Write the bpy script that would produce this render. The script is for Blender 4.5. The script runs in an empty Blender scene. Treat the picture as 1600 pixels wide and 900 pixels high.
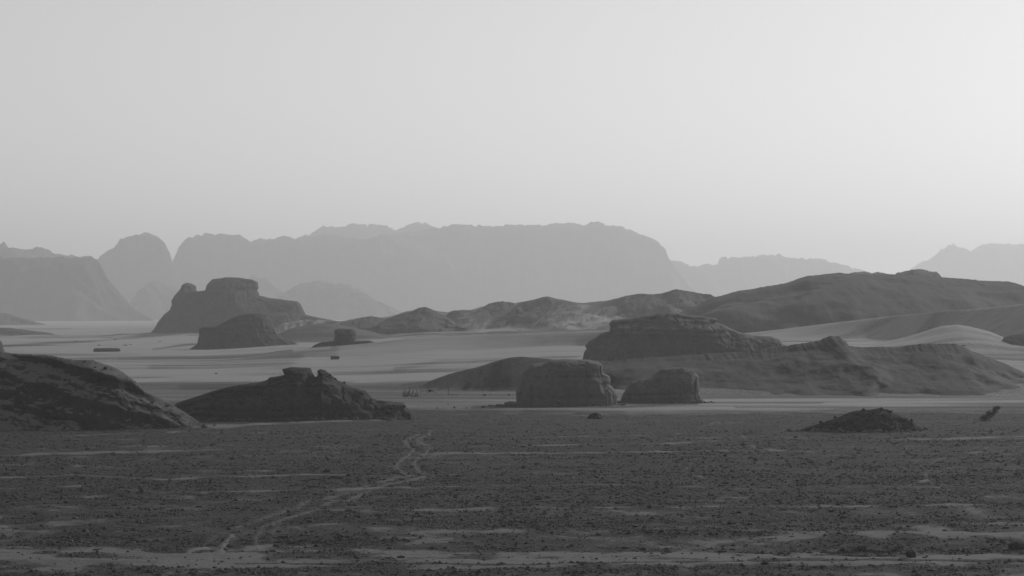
import bpy, math, random
import numpy as np
from mathutils import Vector

random.seed(7)
RNG = np.random.default_rng(11)
F = 4537.0      # focal length in pixels of a 1600 wide frame
HC = 18.0       # height of the viewpoint above the plain
YH = 490.0      # row of the horizon
SC = bpy.context.scene
COL = SC.collection

# ---------------------------------------------------------------- camera, sky, sun, exposure
cam = bpy.data.cameras.new('camera')
cam.sensor_width = 36.0
cam.lens = F / 1600 * 36.0
cam.shift_y = 40.0 / 1600
cam.clip_start = 1.0
cam.clip_end = 60000
co = bpy.data.objects.new('camera', cam)
co.location = (0, 0, HC)
co.rotation_euler = (math.radians(90), 0, 0)
COL.objects.link(co)
SC.camera = co

SUN_EL, SUN_AZ = math.radians(22), math.radians(38)
w = bpy.data.worlds.new('World')
SC.world = w
w.use_nodes = True
nt = w.node_tree
nt.nodes.clear()
sky = nt.nodes.new('ShaderNodeTexSky')
sky.sky_type = 'NISHITA'
sky.sun_disc = False
sky.sun_elevation = SUN_EL
sky.sun_rotation = SUN_AZ
sky.air_density = 1.1
sky.dust_density = 0.5
sky.ozone_density = 1.0
bw = nt.nodes.new('ShaderNodeRGBToBW')
bg = nt.nodes.new('ShaderNodeBackground')
bg.inputs['Strength'].default_value = 0.086
wo = nt.nodes.new('ShaderNodeOutputWorld')
nt.links.new(sky.outputs[0], bw.inputs[0])
nt.links.new(bw.outputs[0], bg.inputs['Color'])
nt.links.new(bg.outputs[0], wo.inputs['Surface'])

sl = bpy.data.lights.new('sun', 'SUN')
sl.energy = 2.35
sl.angle = math.radians(0.6)
so = bpy.data.objects.new('sun', sl)
S = Vector((math.sin(SUN_AZ) * math.cos(SUN_EL), math.cos(SUN_AZ) * math.cos(SUN_EL), math.sin(SUN_EL)))
so.rotation_euler = S.to_track_quat('Z', 'Y').to_euler()
so.location = S * 1000
COL.objects.link(so)

SC.view_settings.view_transform = 'Standard'
SC.view_settings.look = 'None'
SC.view_settings.exposure = 0.14
SC.view_settings.gamma = 1.0
SC.cycles.use_denoising = True
SC.cycles.use_adaptive_sampling = False
SC.cycles.max_bounces = 6
SC.cycles.diffuse_bounces = 2
SC.cycles.volume_bounces = 0

# haze: even air in one closed box round everything
HAZE_DENSITY = 1.18e-4
HAZE_G = 0.42
HAZE_COL = 0.97

# ---------------------------------------------------------------- noise
def _h(ix, iy, iz, seed):
    n = (ix * 374761393 + iy * 668265263 + iz * 2147483647 + seed * 974634777) & 0xFFFFFFFF
    n = ((n ^ (n >> 13)) * 1274126177) & 0xFFFFFFFF
    n = ((n ^ (n >> 15)) * 2246822519) & 0xFFFFFFFF
    return ((n ^ (n >> 16)) & 0xFFFFFF) / float(0xFFFFFF) * 2 - 1

def vnoise2(x, y, seed=0):
    ix = np.floor(x).astype(np.int64); iy = np.floor(y).astype(np.int64)
    fx = x - ix; fy = y - iy
    fx = fx * fx * fx * (fx * (fx * 6 - 15) + 10); fy = fy * fy * fy * (fy * (fy * 6 - 15) + 10)
    a = _h(ix, iy, 0, seed); b = _h(ix + 1, iy, 0, seed)
    c = _h(ix, iy + 1, 0, seed); d = _h(ix + 1, iy + 1, 0, seed)
    return (a * (1 - fx) + b * fx) * (1 - fy) + (c * (1 - fx) + d * fx) * fy

def vnoise3(x, y, z, seed=0):
    ix = np.floor(x).astype(np.int64); iy = np.floor(y).astype(np.int64); iz = np.floor(z).astype(np.int64)
    fx = x - ix; fy = y - iy; fz = z - iz
    fx = fx * fx * (3 - 2 * fx); fy = fy * fy * (3 - 2 * fy); fz = fz * fz * (3 - 2 * fz)
    r = 0
    for dz, wz in ((0, 1 - fz), (1, fz)):
        a = _h(ix, iy, iz + dz, seed); b = _h(ix + 1, iy, iz + dz, seed)
        c = _h(ix, iy + 1, iz + dz, seed); d = _h(ix + 1, iy + 1, iz + dz, seed)
        r = r + ((a * (1 - fx) + b * fx) * (1 - fy) + (c * (1 - fx) + d * fx) * fy) * wz
    return r

def fbm2(x, y, octv=4, seed=0, gain=0.5):
    r = 0; a = 1.0; t = 0
    for i in range(octv):
        r = r + a * vnoise2(x + 17.3 * i, y - 9.1 * i, seed + i); t += a
        a *= gain; x = x * 2.03; y = y * 2.03
    return r / t

def fbm3(x, y, z, octv=4, seed=0, gain=0.5):
    r = 0; a = 1.0; t = 0
    for i in range(octv):
        r = r + a * vnoise3(x + 17.3 * i, y - 9.1 * i, z + 5.7 * i, seed + i); t += a
        a *= gain; x = x * 2.03; y = y * 2.03; z = z * 2.03
    return r / t

def sstep(a, b, x):
    t = np.clip((x - a) / (b - a), 0, 1)
    return t * t * (3 - 2 * t)

# ---------------------------------------------------------------- mesh helpers
def make_mesh(name, v, q, mat, smooth=True, attrs=None):
    """v (n,3), q (m,k) faces all with k corners"""
    me = bpy.data.meshes.new(name)
    v = np.asarray(v, dtype=np.float32); q = np.asarray(q, dtype=np.int32)
    m, k = q.shape
    me.vertices.add(len(v)); me.vertices.foreach_set('co', v.ravel())
    me.loops.add(m * k); me.loops.foreach_set('vertex_index', q.ravel())
    me.polygons.add(m)
    me.polygons.foreach_set('loop_start', np.arange(0, m * k, k, dtype=np.int32))
    me.polygons.foreach_set('loop_total', np.full(m, k, dtype=np.int32))
    me.polygons.foreach_set('use_smooth', np.full(m, smooth, dtype=bool))
    me.update(calc_edges=True)
    for an, av in (attrs or {}).items():
        at = me.attributes.new(an, 'FLOAT', 'POINT')
        at.data.foreach_set('value', np.asarray(av, dtype=np.float32))
    me.materials.append(mat)
    return me

def link(name, me, parent=None, loc=None):
    o = bpy.data.objects.new(name, me)
    COL.objects.link(o)
    if loc is not None: o.location = loc
    if parent is not None: o.parent = parent
    return o

def tag(o, label=None, cat=None, group=None, kind=None):
    if label: o['label'] = label
    if cat: o['category'] = cat
    if group: o['group'] = group
    if kind: o['kind'] = kind
    return o

def grid_quads(nr, nc):
    i = np.arange(nr * nc).reshape(nr, nc)
    return np.stack([i[:-1, :-1], i[:-1, 1:], i[1:, 1:], i[1:, :-1]], -1).reshape(-1, 4)

# ---------------------------------------------------------------- materials
def new_mat(name):
    m = bpy.data.materials.new(name); m.use_nodes = True
    t = m.node_tree; b = t.nodes['Principled BSDF']
    b.inputs['Roughness'].default_value = 0.95
    b.inputs['Specular IOR Level'].default_value = 0.12
    return m, t, b

def N(t, typ, **kw):
    n = t.nodes.new(typ)
    for k, v in kw.items():
        if k in n.inputs: n.inputs[k].default_value = v
        else: setattr(n, k, v)
    return n

def noise_node(t, scale, detail=6, rough=0.6, vec=None, dist=0.0):
    n = N(t, 'ShaderNodeTexNoise')
    n.inputs['Scale'].default_value = scale; n.inputs['Detail'].default_value = detail
    n.inputs['Roughness'].default_value = rough; n.inputs['Distortion'].default_value = dist
    if vec: t.links.new(vec, n.inputs['Vector'])
    return n.outputs['Fac']

def ramp(t, fac, stops):
    r = N(t, 'ShaderNodeValToRGB')
    e = r.color_ramp.elements
    e[0].position, e[1].position = stops[0][0], stops[-1][0]
    e[0].color = (stops[0][1],) * 3 + (1,); e[1].color = (stops[-1][1],) * 3 + (1,)
    for p, c in stops[1:-1]:
        x = e.new(p); x.color = (c, c, c, 1)
    t.links.new(fac, r.inputs[0])
    return r.outputs[0]

def math_n(t, op, a, b=None, clamp=False):
    n = N(t, 'ShaderNodeMath', operation=op); n.use_clamp = clamp
    for i, s in enumerate((a, b)):
        if s is None: continue
        if isinstance(s, (int, float)): n.inputs[i].default_value = s
        else: t.links.new(s, n.inputs[i])
    return n.outputs[0]

def mapping(t, scale):
    g = N(t, 'ShaderNodeNewGeometry')
    m = N(t, 'ShaderNodeMapping'); m.inputs['Scale'].default_value = scale
    t.links.new(g.outputs['Position'], m.inputs[0])
    return m.outputs[0]

def bump(t, b, h, strength, dist):
    n = N(t, 'ShaderNodeBump'); n.inputs['Strength'].default_value = strength; n.inputs['Distance'].default_value = dist
    t.links.new(h, n.inputs['Height']); t.links.new(n.outputs[0], b.inputs['Normal'])

def mixc(t, fac, a, b):
    n = N(t, 'ShaderNodeMix', data_type='RGBA')
    if isinstance(fac, float): n.inputs[0].default_value = fac
    else: t.links.new(fac, n.inputs[0])
    for s, i in ((a, 6), (b, 7)):
        if isinstance(s, float): n.inputs[i].default_value = (s, s, s, 1)
        else: t.links.new(s, n.inputs[i])
    return n.outputs[2]

def rock_mat(name, lo, hi, sand=0.28, unit=1.0, strata=1.0, bumpd=0.3, sand_on=0.5, lev=.8):
    """unit: size in metres of the main banding"""
    m, t, b = new_mat(name)
    sv = mapping(t, (0.05 / unit, 0.05 / unit, 1.1 / unit))
    band = noise_node(t, 1.0, 5, 0.65, sv, 0.6)
    iso = mapping(t, (1 / unit,) * 3)
    blot = noise_node(t, 0.25, 6, 0.65, iso)
    fine = noise_node(t, 2.2, 6, 0.7, iso)
    vj = noise_node(t, 1.0, 5, 0.6, mapping(t, (0.7 / unit, 0.7 / unit, 0.05 / unit)))
    h = math_n(t, 'ADD', math_n(t, 'MULTIPLY', band, strata), math_n(t, 'MULTIPLY', blot, 1.0))
    h2 = math_n(t, 'ADD', math_n(t, 'MULTIPLY', h, 0.4), math_n(t, 'MULTIPLY', math_n(t, 'ADD', fine, math_n(t, 'MULTIPLY', vj, .6)), 0.3))
    c = ramp(t, h2, [(0.46, lo), (0.62, (lo + hi) / 2), (0.8, hi)])
    g = N(t, 'ShaderNodeNewGeometry'); sp = N(t, 'ShaderNodeSeparateXYZ'); t.links.new(g.outputs['True Normal'], sp.inputs[0])
    up = math_n(t, 'ADD', sp.outputs['Z'], math_n(t, 'MULTIPLY', math_n(t, 'SUBTRACT', blot, 0.5), 1.0))
    sf = ramp(t, up, [(lev, 0.0), (min(lev + .18, 1), 1.0)])
    c = mixc(t, math_n(t, 'MULTIPLY', sf, sand_on), c, sand)
    t.links.new(c, b.inputs['Base Color'])
    bh = math_n(t, 'ADD', math_n(t, 'MULTIPLY', fine, 0.5), math_n(t, 'ADD', math_n(t, 'MULTIPLY', band, strata), math_n(t, 'MULTIPLY', vj, .5)))
    bump(t, b, bh, 0.9, bumpd)
    return m

MAT_ROCK_NEAR = rock_mat('dark_sandstone', 0.026, 0.062, sand=0.15, unit=1.0, strata=.6, bumpd=0.22, sand_on=0.85, lev=.60)
MAT_ROCK_NEAR2 = rock_mat('dark_layered_sandstone', 0.026, 0.058, sand=0.09, unit=1.0, strata=.9, bumpd=0.22, sand_on=0.4)
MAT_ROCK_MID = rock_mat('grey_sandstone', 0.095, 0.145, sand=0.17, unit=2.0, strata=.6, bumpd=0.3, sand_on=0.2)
MAT_PEAK = rock_mat('peak_rock', 0.035, 0.07, sand=0.2, unit=3.0, strata=.5, bumpd=.5, sand_on=.55, lev=1.02)
MAT_ROCK_DARK = rock_mat('dark_grey_sandstone', 0.035, 0.075, sand=0.1, unit=2.5, strata=.6, bumpd=0.3, sand_on=0.2)
MAT_ROCK_HILL = rock_mat('hill_rock', 0.02, 0.038, sand=0.045, unit=5.0, strata=.7, bumpd=0.3, sand_on=0.15)
MAT_TERRACE = rock_mat('terrace_rubble', 0.045, 0.10, sand=0.11, unit=1.6, strata=.3, bumpd=0.3, sand_on=0.3)
MAT_ROCK_FAR = rock_mat('mountain_rock', 0.04, 0.055, sand=0.055, unit=30.0, bumpd=2.0, sand_on=0.2)
MAT_MOUND = rock_mat('rubble_mound', 0.02, 0.07, sand=0.1, unit=0.6, strata=0.2, bumpd=0.25, sand_on=0.3)

def stone_mat(name, lo, hi, scale):
    m, t, b = new_mat(name)
    iso = mapping(t, (1, 1, 1))
    n = noise_node(t, scale, 4, 0.7, iso)
    t.links.new(ramp(t, n, [(0.3, lo), (0.7, hi)]), b.inputs['Base Color'])
    bump(t, b, noise_node(t, 9, 4, 0.7, iso), 0.6, 0.05)
    return m
MAT_STONE = stone_mat('desert_stone', 0.03, 0.12, 1.6)
MAT_GRAVEL = stone_mat('gravel_stone', 0.02, 0.15, 1.3)
MAT_SHRUB = stone_mat('dry_shrub', 0.02, 0.06, 3.0)
MAT_WOOD = stone_mat('weathered_wood', 0.03, 0.06, 4.0)
MAT_CLOTH = stone_mat('dark_goat_hair_cloth', 0.02, 0.045, 2.0)
MAT_METAL = stone_mat('dull_metal', 0.03, 0.07, 2.0)

def ground_mat():
    m, t, b = new_mat('desert_ground')
    at = N(t, 'ShaderNodeAttribute', attribute_name='gravel')
    at2 = N(t, 'ShaderNodeAttribute', attribute_name='track')
    iso = mapping(t, (1, 1, 1))
    str1 = noise_node(t, 1.0, 6, 0.62, mapping(t, (0.012, 0.05, 0.05)), 0.3)
    fine = noise_node(t, 1.3, 7, 0.8, iso)
    finer = noise_node(t, 4.5, 5, 0.75, iso)
    rip = noise_node(t, 0.12, 5, 0.6, mapping(t, (1, 3.0, 3.0)))
    gsum = math_n(t, 'ADD', at.outputs['Fac'], math_n(t, 'MULTIPLY', math_n(t, 'SUBTRACT', fine, 0.5), 1.5))
    gsum = math_n(t, 'ADD', gsum, math_n(t, 'MULTIPLY', math_n(t, 'SUBTRACT', str1, 0.5), 0.8))
    gm = ramp(t, gsum, [(0.26, 0.0), (0.76, 1.0)])
    sandc = ramp(t, math_n(t, 'ADD', math_n(t, 'MULTIPLY', str1, 0.6), math_n(t, 'MULTIPLY', rip, 0.4)), [(0.3, 0.22), (0.7, 0.36)])
    dn = N(t, 'ShaderNodeAttribute', attribute_name='dirt')
    sandc = mixc(t, dn.outputs['Fac'], sandc, ramp(t, fine, [(0.3, 0.095), (0.7, 0.18)]))
    grav = ramp(t, math_n(t, 'ADD', math_n(t, 'MULTIPLY', fine, 0.5), math_n(t, 'MULTIPLY', finer, 0.5)), [(0.42, 0.016), (0.5, 0.05), (0.6, 0.14)])
    c = mixc(t, gm, sandc, grav)
    c = mixc(t, at2.outputs['Fac'], c, mixc(t, dn.outputs['Fac'], 0.3, 0.175))
    t.links.new(c, b.inputs['Base Color'])
    bh = math_n(t, 'ADD', math_n(t, 'MULTIPLY', fine, 0.6), math_n(t, 'MULTIPLY', finer, 0.3))
    bh = math_n(t, 'MULTIPLY', bh, math_n(t, 'ADD', math_n(t, 'MULTIPLY', gm, 1.0), 0.12))
    bump(t, b, bh, 1.0, 0.9)
    return m
MAT_GROUND = ground_mat()

# ---------------------------------------------------------------- terrain
# gentle rise of the desert floor: rows of distance (m), columns of bearing (px)
TU = np.array([-400, 100, 300, 500, 700, 900, 1000, 1100, 1300, 1700, 2400.])
TD = np.array([560, 640, 700, 800, 1000, 1100, 1300, 1700, 2500, 4500, 9000.])
TZ = np.array([
    [0, 0, 0, 0, 0, 0, 0, 0, 0, 0, 0],
    [0, 0, 0, 0, 0, 0, 0, 0, 0, 0, 0],
    [0, 0, 0, 0, 0, .6, 3.5, 5.5, 6.5, 4, 3],
    [0, 0, 0, .4, 1.2, 2.4, 5.0, 6.5, 7.2, 4.5, 5],
    [0, 0, .3, 1.6, 3.4, 5.0, 6.0, 7, 7.4, 6.5, 7],
    [0, 0, .5, 2.3, 4.8, 6.4, 7.2, 7.4, 7.6, 7.4, 8],
    [0, 0, .6, 3.0, 6.2, 7.8, 8, 8, 8, 8, 8],
    [0, 0.2, 1, 3.6, 7.2, 8.8, 9, 9, 9, 9, 9],
    [0, 1, 4, 5, 7, 8, 9, 9, 9, 9, 9],
    [0, 0, 1, 2, 2, 2, 2, 2, 2, 2, 2],
    [0, 0, 0, 0, 0, 0, 0, 0, 0, 0, 0.]])

def table(u, d):
    u = np.clip(u, TU[0], TU[-1] - 1e-6); d = np.clip(d, TD[0], TD[-1] - 1e-3)
    i = np.clip(np.searchsorted(TU, u, 'right') - 1, 0, len(TU) - 2)
    j = np.clip(np.searchsorted(TD, d, 'right') - 1, 0, len(TD) - 2)
    a = (u - TU[i]) / (TU[i + 1] - TU[i]); b = (d - TD[j]) / (TD[j + 1] - TD[j])
    a = a * a * (3 - 2 * a)
    return (TZ[j, i] * (1 - a) + TZ[j, i + 1] * a) * (1 - b) + (TZ[j + 1, i] * (1 - a) + TZ[j + 1, i + 1] * a) * b

def crest_z(py, d):
    return HC - (py - YH) / F * d

def interp_pts(px, pts):
    p = np.array(pts, float)
    return np.interp(px, p[:, 0], p[:, 1])

# crest lines (bearing px, row px), crest distance, front width, back width, rock share (painted shade on the mound), roughness
RIDGES = [
    dict(n='dune', p=[(380, 560), (430, 549), (490, 543), (560, 538), (620, 531), (700, 525), (750, 523), (850, 519.5), (920, 517.5), (975, 516), (1040, 525), (1080, 535)],
         d=[(380, 1130), (700, 1100), (1080, 1080)], wf=[(380, 70), (560, 60), (650, 42), (750, 24), (840, 15), (920, 10)], wb=160, rock=0.0, r=0.0),
    dict(n='chain', p=[(400, 530), (440, 505), (480, 499), (530, 502), (560, 497), (580, 494), (600, 497), (625, 491), (640, 488), (655, 481), (665, 480), (685, 487), (700, 488), (710, 485), (725, 486), (740, 484), (755, 479), (770, 477),
                       (785, 472), (795, 472), (805, 474), (825, 470), (845, 465.5), (855, 464), (870, 467), (900, 473), (915, 474), (950, 470), (980, 462), (1000, 459), (1030, 459), (1058, 452), (1085, 457), (1110, 460), (1150, 478), (1300, 500), (2000, 500)],
         d=[(400, 2100), (1000, 1850), (1300, 1750)], wf=[(400, 70), (640, 140), (900, 210), (1100, 150)], wb=260, rock=0.35, r=1.8),
    dict(n='low mound', p=[(430, 522), (460, 511), (490, 506), (515, 505), (545, 510), (590, 520)],
         d=[(430, 1500), (600, 1500)], wf=[(400, 60)], wb=80, rock=0.6, r=0.5),
    dict(n='mound', p=[(655, 606), (675, 594), (700, 585), (725, 578.5), (745, 574), (770, 566), (795, 559), (815, 557), (835, 559), (880, 563), (935, 563), (985, 568), (1040, 600)],
         d=[(600, 700), (1000, 690)], wf=[(600, 12), (725, 18), (800, 24)], wb=60, rock=0.8, r=0.15),  # rock share darkens the sand here, putting the mound's shade into colour
    dict(n='right dune', p=[(1180, 520), (1300, 505), (1400, 493), (1490, 485), (1550, 480), (1600, 475), (1700, 466), (1900, 462), (2300, 480)],
         d=[(1180, 1250), (1400, 1160), (1500, 1080), (1700, 1020)], wf=[(1180, 40), (1500, 36)], wb=200, rock=0.0, r=0.0),
    dict(n='lit apron', p=[(1330, 545), (1415, 527), (1450, 516), (1472, 509), (1495, 507), (1515, 510), (1545, 517), (1580, 532), (1650, 545)],
         d=[(1330, 980), (1650, 960)], wf=[(1330, 110)], wb=50, rock=0.0, r=0.0),
]

STRIPS = [  # pale sand strips on the gravel plain (bearing px, row px), half thickness in px, weight
    ([(0, 711), (120, 708), (265, 706)], 1.2, .8), ([(270, 706), (480, 702)], 1.0, .35), ([(0, 749), (120, 745), (250, 750), (400, 746), (540, 744)], 1.2, .9),
    ([(0, 763), (125, 760)], 1.2, .8), ([(190, 766), (300, 768), (450, 767), (560, 765), (680, 762), (800, 761), (980, 759), (1150, 765), (1440, 764), (1600, 765)], 1.3, .6),
    ([(655, 711), (800, 710), (1000, 706), (1200, 703), (1300, 708)], 1.1, .8), ([(800, 697), (1080, 692), (1200, 688)], 1.0, .7),
    ([(1240, 712), (1500, 709), (1600, 704)], 1.0, .5), ([(1380, 688), (1500, 685), (1600, 682)], 1.3, .8), ([(800, 683), (900, 682), (1150, 675)], 0.9, .4),
    ([(0, 690), (200, 677), (300, 674), (420, 672)], 1.2, .5), ([(290, 668), (400, 664), (500, 659), (620, 656)], 2.0, .9), ([(650, 797), (900, 795), (1200, 793), (1600, 792)], 1.2, .5),
    ([(0, 860), (160, 860), (260, 868), (400, 866)], 4.0, .7), ([(390, 855), (420, 851)], 5.0, .9), ([(560, 858), (700, 862), (900, 864), (1200, 866)], 5, .45), ([(1200, 874), (1400, 876), (1600, 872)], 5, .45),
    ([(0, 822), (150, 816), (300, 812)], 2, .35), ([(600, 830), (800, 834), (1000, 838), (1300, 836), (1600, 838)], 5, .45), ([(0, 725), (300, 735), (640, 734)], 1.0, .35),
    ([(60, 690), (380, 684)], .8, .3), ([(295, 862), (320, 855)], 2.5, 1.0), ([(345, 862), (352, 845), (362, 838)], 3.0, .9), ([(1425, 760), (1448, 752), (1446, 740)], 3.0, .6), ([(1455, 726), (1475, 718)], 1.5, .6),
    ([(1525, 710), (1560, 690)], 1.5, .55), ([(680, 730), (705, 742), (760, 740)], 1.2, .5), ([(0, 875), (200, 880), (800, 884), (1600, 884)], 3.0, .3),
    ([(1090, 670), (1120, 660), (1160, 680), (1180, 700), (1150, 712), (1090, 720), (1070, 735), (1120, 760)], 2.0, .4),
]
TRACKS = [  # wheel ruts
    ([(652, 676), (644, 683), (633, 690), (636, 697), (646, 703.5), (638, 712), (628, 719), (619, 729.5), (628, 737), (645.5, 745)], 1.9),
    ([(673, 673), (667, 677.5), (655, 686), (655, 691), (671.5, 700.6), (662, 711), (652, 719), (647, 726.6), (655, 735), (674, 744)], 1.9),
    ([(645, 745), (619, 748), (585, 757), (562, 765.6), (510, 775), (466, 793), (400, 816), (372, 825)], 2.1),
    ([(674, 744), (640, 752), (600, 760), (560, 772), (533, 781.5), (512, 790), (481, 803), (440, 815), (412, 824), (400, 840), (405, 855)], 2.2),
    ([(412, 824), (380, 834), (352, 846), (345, 862)], 2.6, .6), ([(372, 825), (340, 836), (300, 858)], 2.6, .45), ([(440, 815), (425, 835), (430, 856)], 2.6, .5), ([(640, 748), (590, 755), (540, 768), (480, 788), (420, 806)], 1.8, .35),
    ([(175, 560), (168, 566), (185, 573), (195, 584)], .9, .6), ([(182, 559), (180, 565), (196, 575), (206, 590)], .9, .6),
    ([(350, 575), (365, 567), (373, 559)], .6, .45), ([(358, 573), (375, 565), (381, 559)], .6, .45),
    ([(1535, 518), (1538, 527), (1543, 534)], .6, .45), ([(1545, 520), (1548, 528), (1552, 535)], .6, .45),
]
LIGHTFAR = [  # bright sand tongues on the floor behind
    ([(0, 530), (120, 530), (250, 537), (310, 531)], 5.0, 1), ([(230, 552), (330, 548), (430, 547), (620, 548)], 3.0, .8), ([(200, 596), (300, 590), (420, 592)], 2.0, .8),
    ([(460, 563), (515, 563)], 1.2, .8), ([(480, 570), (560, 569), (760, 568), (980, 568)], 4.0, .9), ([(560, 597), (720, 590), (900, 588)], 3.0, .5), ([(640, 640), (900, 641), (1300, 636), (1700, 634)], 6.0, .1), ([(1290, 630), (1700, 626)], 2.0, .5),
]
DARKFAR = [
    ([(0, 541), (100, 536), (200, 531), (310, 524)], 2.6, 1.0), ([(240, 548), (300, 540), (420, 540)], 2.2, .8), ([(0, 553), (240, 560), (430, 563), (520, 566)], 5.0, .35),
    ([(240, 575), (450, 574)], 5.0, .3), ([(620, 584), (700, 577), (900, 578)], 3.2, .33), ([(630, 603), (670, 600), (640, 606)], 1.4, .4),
    ([(740, 639), (800, 636), (960, 636), (1090, 631)], 1.5, .5), ([(1150, 637), (1700, 637)], 1.6, .4), ([(0, 515), (110, 514)], 1.0, .6), ([(290, 605), (480, 602)], 5, .3),  # the line along the boulders' feet paints their shadow strip as gravel tone
]

def poly_mask(u, v, lines, wscale=1.0):
    out = np.zeros(u.shape)
    for ln in lines:
        pts, wd = ln[0], ln[1] * wscale
        wt = ln[2] if len(ln) > 2 else 1.0
        p = np.array(pts, float)
        m = (v > p[:, 1].min() - 4 * wd) & (v < p[:, 1].max() + 4 * wd) & (u > p[:, 0].min() - 9 * wd) & (u < p[:, 0].max() + 9 * wd)
        idx = np.nonzero(m)
        if not len(idx[0]): continue
        uu = u[idx]; vv = v[idx]; best = np.full(uu.shape, 1e9)
        for a, b in zip(p[:-1], p[1:]):
            ab = b - a; t = np.clip(((uu - a[0]) * ab[0] + (vv - a[1]) * ab[1]) / (ab @ ab), 0, 1)
            # thickness measured across the foreshortened ground: bearing offsets count less
            dd = ((uu - a[0] - t * ab[0]) * 0.45) ** 2 + (vv - a[1] - t * ab[1]) ** 2
            best = np.minimum(best, dd)
        out[idx] = np.maximum(out[idx], wt * np.exp(-best / (wd * wd)))
    return out

def terrain(x, y, want=False):
    ys = np.maximum(y, 120.0)
    u = 800 + x / ys * F
    v = YH + HC / ys * F
    z = table(u, ys)
    near = 1 - sstep(500, 560, ys + 12 * vnoise2(x / 22, y / 60, 3) + (u - 800) * 0.008)
    rock = np.zeros(x.shape)
    # undulating gravel plain and soft sand sheets
    z = z + near * (0.42 * fbm2(x / 110, (y + x * .05) / 15, 3, 21) + 0.16 * fbm2(x / 7, y / 5, 3, 5) + 0.07 * fbm2(x / 1.2, y / 1.2, 3, 8))
    far = 1 - near
    z = z + far * 0.18 * fbm2(x / 130, y / 50, 3, 33) * (1 - sstep(3000, 5000, ys)) * sstep(540, 640, ys)
    for k, R in enumerate(RIDGES):
        dn = R['d'][0][1]
        px = 800 + x / ys * F
        d = interp_pts(px, R['d'])
        px = 800 + x / d * F * 0.6 + 0.4 * (x / ys * F)
        below = np.clip(np.abs(ys - d) / (interp_pts(px, R['wf']) * .5), 0, 1)
        px = px + R['r'] * 14 * below * fbm2(x / 25, y / 40, 3, 60 + k)
        if 's' not in R:
            gx = np.arange(R['p'][0][0] - 80, R['p'][-1][0] + 80.); gy = interp_pts(gx, R['p']); kk = np.hanning(61); kk /= kk.sum()
            R['s'] = np.stack([gx, np.convolve(np.pad(gy, 30, mode='edge'), kk, 'valid')], -1)
        zc = crest_z(interp_pts(px, R['p']) * (1 - below) + interp_pts(px, R['s']) * below, d)
        zc = np.minimum(zc, HC + (crest_z(interp_pts(800 + x / ys * F, R['p']), d) - HC) * ys / d + np.clip(ys - d, 0, None))
        p0, p1 = R['p'][0][0], R['p'][-1][0]
        fade = sstep(p0 - 30, p0 + 10, px) * (1 - sstep(p1 - 10, p1 + 40, px))
        wf = interp_pts(px, R['wf'])
        dw = wf * 0.35 * R['r'] * fbm2(x / (wf * .8), y / (wf * 2.), 3, 50 + k) if R['r'] else 0
        t = (ys - d + dw) / np.where(ys < d, wf, R['wb'])
        fall = np.where(t < 0, 1 - sstep(0, 1, -t) if R['r'] else np.clip(1 + t, 0, 1) ** 1.05, 1 - sstep(0, 1, t))
        if R['n'] in ('terrace', 'mound'):
            fall = np.where(t < 0, np.clip(1 + t, 0, 1) ** 0.85, fall)
        zr = z + (zc - z) * fall * fade
        inside = (zc > z) & (fall * fade > 0)
        if R['r']:
            rough = R['r'] * (fbm2(x / (9 * R['r'] + 3), y / (9 * R['r'] + 3), 5, 70 + k, .55)) * sstep(0, .25, fall) * (1 - 0.6 * sstep(.85, 1, fall))
            zr = zr + rough * fade
        hgt = np.where(inside, (zc - z) * fall * fade, 0)
        rk = R['rock'] * sstep(0.1, 0.7, hgt)
        z = np.where(inside, zr, z)
        if R['n'] == 'chain':
            rk = np.clip(.42 + .4 * fbm2(x / 30, z / 2.6 + y / 300, 5, 91, .65) + .8 * fbm2(x / 5, z / .8, 3, 93, .75), 0, .95) * sstep(.02, .1, fall)
            z = z + np.where(inside, .9 * fbm2(x / 9, y / 30, 4, 95, .65) * sstep(.02, .3, fall) * (fall < .93), 0)
        rock = np.maximum(rock, rk)
    if not want: return z
    strips = poly_mask(u, v, STRIPS)
    z = z + near * .16 * np.clip(strips, 0, 1) * (.6 + .8 * fbm2(x / 4, y / 8, 2, 12))
    tracks = poly_mask(u, v, TRACKS)
    patch = fbm2(x / 24, y / 7, 5, 77, .6)
    band = fbm2(x / 160, (y + x * .05) / 11, 3, 88, .6)
    g_near = 0.76 + 0.28 * patch + 0.22 * band + 0.6 * fbm2(x / 3.2, y / 4.5, 3, 97, .6)
    breakup = 0.85 + 0.5 * fbm2(x / 3, y / 3, 3, 15)
    g_near = g_near - 1.1 * np.clip(strips * np.clip(breakup, 0, 1), 0, 1)
    g_near = g_near + .06 + .32 * fbm2(x / 7, y / 7, 4, 27, .65) * (1 - .6 * sstep(260, 420, ys))
    # bare dirt road near the bottom
    road = np.exp(-((v - 876 - 3 * np.sin(u / 300.)) / 11) ** 2)
    g_near = g_near - 0.42 * road - .2 * (1 - sstep(225, 300, ys + 25 * fbm2(x / 20, y / 15, 2, 19)))
    g_far = 0.14 + .30 * (1 - sstep(560, 1050, ys + 90 * fbm2(x / 60, y / 70, 3, 46))) + (.36 + .6 * fbm2(x / 45, y / 60, 4, 44) + .6 * fbm2(x / 9, y / 40, 3, 45, .7)) * sstep(1350, 1600, ys) * sstep(420, 560, u) * (1 - sstep(2500, 3500, ys)) + (0.45 * fbm2(x / 180, y / 60, 4, 41, .6) + .25 * fbm2(x / 60, y / 14, 3, 43)) * (1 - sstep(2600, 5000, ys))
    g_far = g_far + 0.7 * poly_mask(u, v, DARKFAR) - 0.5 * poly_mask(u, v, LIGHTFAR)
    g = g_near * near + g_far * (1 - near)
    g = np.maximum(g, rock)
    trk = np.clip(tracks * 1.2, 0, 1) * (0.78 + 0.5 * fbm2(x / 1.5, y / 3, 3, 4))
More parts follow.
